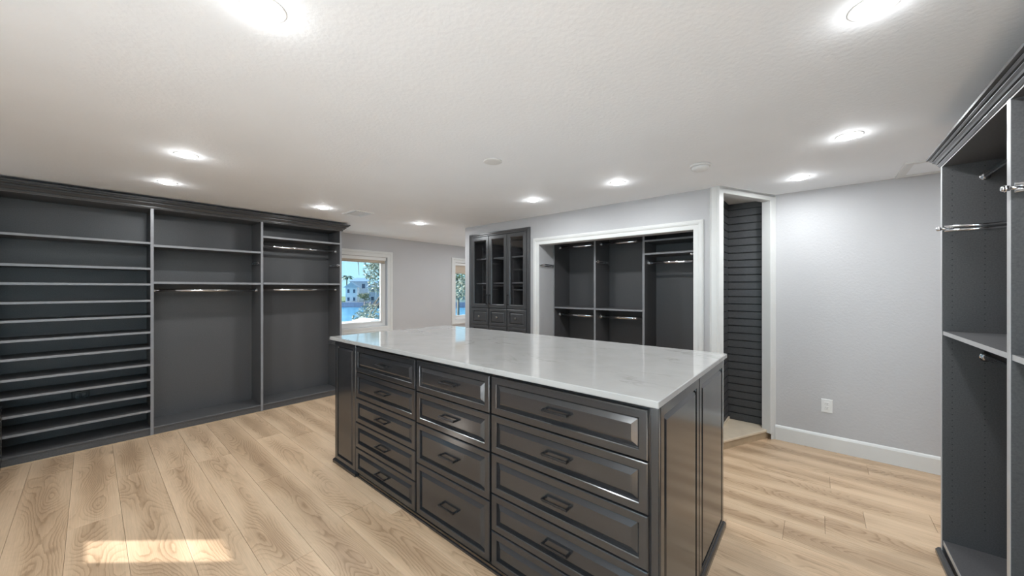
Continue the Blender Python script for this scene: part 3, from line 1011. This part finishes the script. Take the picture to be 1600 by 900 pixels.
# ------------------------------------------------------------------ ceiling fittings
LAMPS = [
    (0.365, 1.369, 'lit recessed ceiling light, large, cut by the top edge on the left'),
    (0.424, 3.266, 'lit recessed ceiling light, nearer of two before the shoe shelves'),
    (0.430, 4.230, 'lit recessed ceiling light closest to the shoe shelves crown'),
    (1.694, 4.221, 'lit recessed ceiling light beside the air vent'),
    (2.968, 4.209, 'small lit recessed ceiling light furthest off, before the window wall'),
    (2.940, 2.222, 'lit recessed ceiling light in front of the glass cabinet wall'),
    (2.931, 1.310, 'lit recessed ceiling light left of the smoke detector'),
    (3.764, 0.115, 'lit recessed ceiling light just right of the slatted niche'),
    (2.924, -0.139, 'lit recessed ceiling light over the floor before the right wall'),
    (1.638, -0.136, 'lit recessed ceiling light, large, cut by the top edge on the right'),
    (0.365, -0.136, 'extra recessed ceiling light added for illumination above the viewpoint, out of frame'),  # unseen lamp carrying on the grid, added for illumination
    (-0.75, 1.369, 'extra recessed ceiling light added for illumination at the rear of the room, out of frame'),  # another unseen lamp added for illumination
    (4.75, 4.50, 'unseen recessed ceiling light added to brighten the alcove, just behind the glass cabinet wall'),  # added out of sight to brighten the window wall
    (5.55, 4.65, 'unseen recessed ceiling light added to brighten the far end of the alcove, hidden by the wall'),  # second hidden lamp added for the window wall
    (3.7, -1.4, 'extra recessed ceiling light added for illumination in the side passage, out of frame'),  # off-camera lamp added for illumination
]
proto = None
for i, (x, y, lab) in enumerate(LAMPS):
    t = thing('recessed_light', (x, y, CEIL), lab, 'ceiling light', 'recessed ceiling lights')
    if proto is None:
        tr_ = MB().lathe((x, y, CEIL), [(0.050, -0.002), (0.052, -0.003), (0.060, -0.003), (0.065, -0.0015), (0.066, 0.0)], seg=32).build('trim_ring', 'white_plastic', t)
        le = MB().lathe((x, y, CEIL), [(0.052, -0.003), (0.0505, -0.008), (0.040, -0.012), (0.020, -0.0145), (0.001, -0.015)], seg=32).build('lens', 'lamp_lens', t)
        proto = (tr_.data, le.data, WL[tr_.name] - Vector((x, y, CEIL)), WL[le.name] - Vector((x, y, CEIL)))
    else:
        link('trim_ring', proto[0], Vector((x, y, CEIL)) + proto[2], t)
        link('lens', proto[1], Vector((x, y, CEIL)) + proto[3], t)
    ld = bpy.data.lights.new('lamp', 'AREA')
    ld.shape = 'DISK'
    ld.size = 0.09
    ld.energy = LAMP_W
    ld.color = (0.92, 0.97, 1.0)
    lo = bpy.data.objects.new('lamp', ld)
    COL.objects.link(lo)
    lo.parent = t
    lo.location = (0, 0, -0.017)
    gd = bpy.data.lights.new('lens_glow', 'POINT')
    gd.energy = GLOW_W
    gd.color = (0.95, 0.98, 1.0)
    gd.shadow_soft_size = 0.03
    go = bpy.data.objects.new('lens_glow', gd)
    COL.objects.link(go)
    go.parent = t
    go.location = (0, 0, -0.05)

sp = MB().lathe((1.862, 1.767, CEIL), [(0.066, 0.0), (0.066, -0.004), (0.060, -0.007), (0.030, -0.008), (0.001, -0.008)], seg=32).build('ceiling_cover', 'white_plastic')
tag(sp, 'flat white round cover plate on the ceiling above the island', 'cover plate')
sm = thing('smoke_detector', (2.908, 0.662, CEIL), 'white round smoke detector on the ceiling before the niche', 'smoke detector')
MB().lathe((2.908, 0.662, CEIL), [(0.070, 0.0), (0.070, -0.010), (0.066, -0.014)], seg=28).build('base', 'white_plastic', sm)
MB().lathe((2.908, 0.662, CEIL), [(0.058, -0.012), (0.056, -0.030), (0.046, -0.040), (0.015, -0.042), (0.001, -0.042)], seg=28).build('cap', 'white_plastic', sm)
vt = thing('air_vent', (2.085, 4.21, CEIL), 'white louvred air vent in the ceiling near the organizer end', 'vent')
cm = lambda u, v, n: (u, v, CEIL - n)
MB().frame4(cm, 2.005, 2.165, 4.085, 4.335, [(0, 0), (0, 0.006), (0.03, 0.010), (0.038, 0.004), (0.038, 0)]).build('frame', 'white_plastic', vt)
B(2.005, 2.165, 4.085, 4.335, CEIL - 0.002, CEIL).build('backing', 'outlet_slot', vt)
for i in range(6):
    x = 2.018 + i * 0.0255
    MB().quad((x, 4.087, CEIL - 0.003), (x + 0.016, 4.087, CEIL - 0.010), (x + 0.016, 4.333, CEIL - 0.010), (x, 4.333, CEIL - 0.003)).build('louvre', 'white_plastic', vt)
ah = thing('attic_hatch', (4.04, -0.72, CEIL), 'white framed ceiling hatch next to the crown of the right organizer', 'hatch')
MB().frame4(cm, 3.865, 4.21, -0.92, -0.525, [(0, 0), (0, 0.010), (0.04, 0.014), (0.05, 0.010), (0.05, 0)]).build('frame', 'trim_paint', ah)
B(3.867, 4.208, -0.918, -0.527, CEIL - 0.006, CEIL).build('panel', 'ceiling_paint', ah)

# ------------------------------------------------------------------ outside
WZ = -3.0


def at(px, D, z=0.0):
    r = (px - 800) / 562.0
    c, s = math.cos(YAW), math.sin(YAW)
    return Vector(((c + r * s) * D, (s - r * c) * D, z))


q_ = [at(350, 87.1), at(900, 87.1)]
tag(MB().prism([(-25, 9.05), (60, 9.05), (q_[1].x, q_[1].y), (q_[0].x, q_[0].y)], WZ - 0.5, WZ).build('canal', 'water'), 'blue canal water beyond the windows', 'water')
bpy.data.objects['canal']['kind'] = 'stuff'
struct(B(-40, 60, 6.05, 9.0, -3.6, -2.6).build('ground', 'lawn'))

struct(MB().prism([(-11, -9), (2.7, -9), (2.7, -1.25), (XW - 0.2, -1.25), (XW - 0.2, 6.0), (-11, 6.0)], -0.35, -0.12).build('bounce_slab', 'stucco_white'), 'unseen white slab added behind the viewpoint to bounce sunlight indoors')  # added reflector: throws sunlight up through the rear glazing


# far bank, facing the room
bank = MB()
pts = [at(350, 88), at(900, 88), at(900, 170), at(350, 170)]
bank.prism([(p.x, p.y) for p in pts], WZ - 0.4, WZ + 0.9)
struct(bank.build('far_bank', 'lawn'))
sw = [at(350, 87.2), at(900, 87.2), at(900, 88), at(350, 88)]
struct(MB().prism([(p.x, p.y) for p in sw], WZ - 0.4, WZ + 1.2).build('seawall', 'seawall'))


def house(px, D, w, dep, hgt, roof_h, wallm, roofm, label, gable=True, floors=2, cols=3):
    c = at(px, D)
    ang = math.atan2(c.y, c.x) + PI / 2 - 0.12
    o = thing('house', (c.x, c.y, WZ + 0.9), label, 'house', 'houses across the canal')
    ux = Vector((math.cos(ang), math.sin(ang), 0)); uy = Vector((-math.sin(ang), math.cos(ang), 0))
    if uy.dot(c) < 0:
        uy = -uy
    base = Vector((c.x, c.y, WZ + 0.9))

    def P(u, v, z):
        q = base + ux * u + uy * v
        return (q.x, q.y, q.z + z)

    def hexa(m, u0, u1, v0, v1, z0, z1):
        b = len(m.v)
        m.v += [P(u0, v0, z0), P(u1, v0, z0), P(u1, v1, z0), P(u0, v1, z0), P(u0, v0, z1), P(u1, v0, z1), P(u1, v1, z1), P(u0, v1, z1)]
        m.f += [tuple(b + i for i in q) for q in ((0, 3, 2, 1), (4, 5, 6, 7), (0, 1, 5, 4), (1, 2, 6, 5), (2, 3, 7, 6), (3, 0, 4, 7))]
        return m
    hexa(MB(), -w / 2, w / 2, 0, dep, 0, hgt).build('walls', wallm, o)
    m = MB(); e = 0.5
    b = len(m.v)
    if gable:
        m.v += [P(-w / 2 - e, -e, hgt), P(w / 2 + e, -e, hgt), P(0, -e, hgt + roof_h), P(-w / 2 - e, dep + e, hgt), P(w / 2 + e, dep + e, hgt), P(0, dep + e, hgt + roof_h)]
        m.f += [(0, 1, 2), (3, 5, 4), (0, 2, 5, 3), (1, 4, 5, 2), (0, 3, 4, 1)]
    else:
        r = w * 0.2
        m.v += [P(-w / 2 - e, -e, hgt), P(w / 2 + e, -e, hgt), P(w / 2 + e, dep + e, hgt), P(-w / 2 - e, dep + e, hgt), P(-r, dep / 2, hgt + roof_h), P(r, dep / 2, hgt + roof_h)]
        m.f += [(0, 1, 5, 4), (1, 2, 5), (2, 3, 4, 5), (3, 0, 4), (0, 3, 2, 1)]
    m.build('roof', roofm, o)
    fh = hgt / floors
    for f in range(floors):
        for k in range(cols):
            u = -w / 2 + w * (k + 0.5) / cols
            wv = hexa(MB(), u - w / cols * 0.24, u + w / cols * 0.24, -0.06, 0.1, f * fh + fh * 0.28, f * fh + fh * 0.80).build('window', 'house_white', o)
            hexa(MB(), u - w / cols * 0.19, u + w / cols * 0.19, -0.12, 0.05, f * fh + fh * 0.32, f * fh + fh * 0.76).build('pane', 'house_glass', wv)
    return o, P, hexa


house(561, 95.5, 4.4, 6, 5.6, 1.0, 'house_blue', 'roof_blue', 'pale blue tower-like house across the canal, left of the tree', False, 2, 2)
house(549, 88.4, 2.6, 4.5, 3.9, 1.3, 'house_white', 'roof_grey', 'white gabled house between the palm and the blue house', True, 2, 2)
h3, P3, hx3 = house(594, 91, 5.4, 6, 4.2, 1.5, 'house_blue', 'roof_blue', 'blue roofed house with porch columns across the canal', False, 2, 3)
for k in range(4):
    hx3(MB(), -2.6 + k * 1.73 - 0.12, -2.6 + k * 1.73 + 0.12, -1.4, -1.15, 0, 3.6).build('porch_column', 'house_white', h3)
hx3(MB(), -2.9, 2.9, -1.6, 0.0, 3.6, 3.9).build('porch_roof', 'house_white', h3)
house(716, 93, 9, 7, 4.6, 1.7, 'house_white', 'roof_grey', 'white house behind the trees in the narrow window', False, 2, 4)
house(492, 97, 8, 7, 4.5, 1.8, 'house_lilac', 'roof_grey', 'lilac house at the far left across the canal', True, 2, 3)

# a dock on the far side
dk = thing('dock', at(583, 84.5, WZ), 'low wooden dock below the seawall across the canal', 'dock')
q0, q1, q2, q3 = at(568, 84, 0), at(597, 84, 0), at(597, 87, 0), at(568, 87, 0)
MB().prism([(q.x, q.y) for q in (q0, q1, q2, q3)], WZ + 0.55, WZ + 0.75).build('deck', 'dock_wood', dk)
for px in (570, 579, 588, 596):
    q = at(px, 84.1)
    MB().tube((q.x, q.y, WZ), (q.x, q.y, WZ + 1.5), 0.16, seg=8).build('piling', 'dock_wood', dk)


def palm(px, D, hgt, label):
    c = at(px, D, WZ + 0.9)
    o = thing('palm_tree', c, label, 'tree', 'palms across the canal')
    MB().tube(c, c + Vector((0.3, 0.1, hgt)), 0.22, 0.14, seg=8).build('trunk', 'bark', o)
    top = c + Vector((0.3, 0.1, hgt))
    for k in range(16):
        a = 2 * PI * k / 16 + random.uniform(-0.15, 0.15)
        el = random.uniform(-0.1, 1.0)
        L = random.uniform(2.0, 2.7)
        m = MB(); prev = None
        for s in range(6):
            t = s / 5
            rr = L * t * math.cos(el * (1 - 0.3 * t))
            zz = L * (t * math.sin(el) - 0.85 * t * t)
            p = top + Vector((math.cos(a) * rr, math.sin(a) * rr, zz))
            wd = 0.42 * math.sin(PI * min(0.97, t + 0.12)) + 0.02
            sd = Vector((-math.sin(a), math.cos(a), 0)) * wd
            cur = (p - sd - Vector((0, 0, wd * 0.5)), p, p + sd - Vector((0, 0, wd * 0.5)))
            if prev:
                m.quad(prev[0], prev[1], cur[1], cur[0]); m.quad(prev[1], prev[2], cur[2], cur[1])
            prev = cur
        m.build('frond', 'leaf_palm', o, recalc=False)
    return o


palm(541, 110, 7.4, 'palm tree across the canal beside the organizer edge')
palm(577, 113, 7.6, 'taller palm behind the houses across the canal')


def leaves(m, c, rad, n, size, squash=0.8):
    for _ in range(n):
        while True:
            d = Vector((random.uniform(-1, 1), random.uniform(-1, 1), random.uniform(-1, 1)))
            if d.length < 1:
                break
        p = c + Vector((d.x * rad, d.y * rad, d.z * rad * squash))
        a = Vector((random.gauss(0, 1), random.gauss(0, 1), random.gauss(0, 0.6))).normalized()
        b = a.cross(Vector((random.gauss(0, 1), random.gauss(0, 1), random.gauss(0, 1)))).normalized()
        s = size * random.uniform(0.6, 1.2)
        m.quad(p - a * s, p + b * s * 0.4, p + a * s, p - b * s * 0.4)


# the open-branched tree standing just outside the larger window
tb = at(612, 15.5, -2.6)
tree = thing('shore_tree', tb, 'sparse pale-leaved tree branching in front of the larger window', 'tree')
tk = MB()
p_up = at(606, 15.5, 1.2)
tk.tube(tb, p_up, 0.12, 0.08, seg=8)
tips = []
for px, z, D in ((585, 2.2, 15), (578, 0.5, 14.6), (590, 1.6, 14.8), (568, 0.2, 15.2), (584, 2.6, 15.4), (597, 2.4, 15), (572, -0.3, 15), (560, -0.5, 15.2), (590, 0.0, 15.3)):
    e = at(px, D, 1.45 + (z - 1.45))
    mid = (p_up + e) / 2 + Vector((0, 0, 0.25))
    tk.tube(p_up, mid, 0.05, 0.032, seg=6)
    tk.tube(mid, e, 0.032, 0.012, seg=6)
    tips.append(e)
e1, e2 = at(548, 14.5, 3.3), at(560, 14.5, 2.45)
e3 = at(561, 14.5, 2.0)
tk.tube(e1, at(556, 14.5, 3.0), 0.02, 0.02, seg=6)
tk.tube(at(556, 14.5, 3.0), e2, 0.02, 0.014, seg=6)
tk.tube(e2, e3, 0.014, 0.006, seg=6)
tk.build('trunk', 'bark', tree)
lm = MB()
for e in tips:
    leaves(lm, e, 0.46, 260, 0.07)
stuff(lm.build('foliage', 'leaf_pale', tree, recalc=False))


def bush_tree(px, D, z0, hgt, rad, n, size, mat, label):
    c = at(px, D, z0)
    o = thing('leafy_tree', c, label, 'tree', 'leafy trees outside')
    t = MB()
    t.tube(c, c + Vector((0, 0, hgt * 0.7)), rad * 0.08, rad * 0.04, seg=8)
    for k in range(5):
        a = k * 1.3
        t.tube(c + Vector((0, 0, hgt * 0.5)), c + Vector((math.cos(a) * rad * 0.6, math.sin(a) * rad * 0.6, hgt * 0.8)), rad * 0.04, rad * 0.02, seg=6)
    t.build('trunk', 'bark', o)
    m = MB()
    for k in range(7):
        a = k * 0.9
        q = c + Vector((math.cos(a) * rad * 0.55, math.sin(a) * rad * 0.55, hgt - rad * 0.8 + random.uniform(-0.5, 0.4) * rad))
        leaves(m, q, rad * 0.62, n // 7, size)
    stuff(m.build('foliage', mat, o, recalc=False))


bush_tree(716, 30, -2.6, 6.2, 1.7, 1500, 0.16, 'leaf_olive', 'dense tree filling the narrow window')
bush_tree(738, 25, -2.6, 5.6, 1.4, 1200, 0.15, 'leaf_pale', 'paler tree at the right of the narrow window')
bush_tree(569, 86.5, WZ + 0.9, 3.0, 1.3, 500, 0.22, 'leaf_olive', 'round shrub on the far seawall')
bush_tree(700, 86.5, WZ + 0.9, 4.0, 2.0, 600, 0.25, 'leaf_olive', 'broad shrub on the far bank before the white house')

# sunlit pale ledge just below the larger window, outdoors
m = MB()
n = 26
for i in range(n):
    x0 = 1.9 + i * 0.12
    z0 = 0.80 + 0.035 * math.sin(i * 0.55) + 0.02 * math.sin(i * 1.3 + 1)
    z1 = 0.80 + 0.035 * math.sin((i + 1) * 0.55) + 0.02 * math.sin((i + 1) * 1.3 + 1)
    b = len(m.v)
    m.v += [(x0, 6.6, 0.3), (x0 + 0.12, 6.6, 0.3), (x0 + 0.12, 7.2, 0.3), (x0, 7.2, 0.3), (x0, 6.6, z0), (x0 + 0.12, 6.6, z1), (x0 + 0.12, 7.2, z1), (x0, 7.2, z0)]
    m.f += [tuple(b + k for k in q) for q in ((0, 3, 2, 1), (4, 5, 6, 7), (0, 1, 5, 4), (2, 3, 7, 6))]
    if i == 0:
        m.f.append((b + 3, b, b + 4, b + 7))
    if i == n - 1:
        m.f.append((b + 1, b + 2, b + 6, b + 5))
m.box(1.9, 5.02, 6.62, 7.18, -2.6, 0.3)
tag(m.build('outdoor_ledge', 'stucco_white', recalc=False), 'sunlit white uneven ledge just outside the larger window', 'ledge')
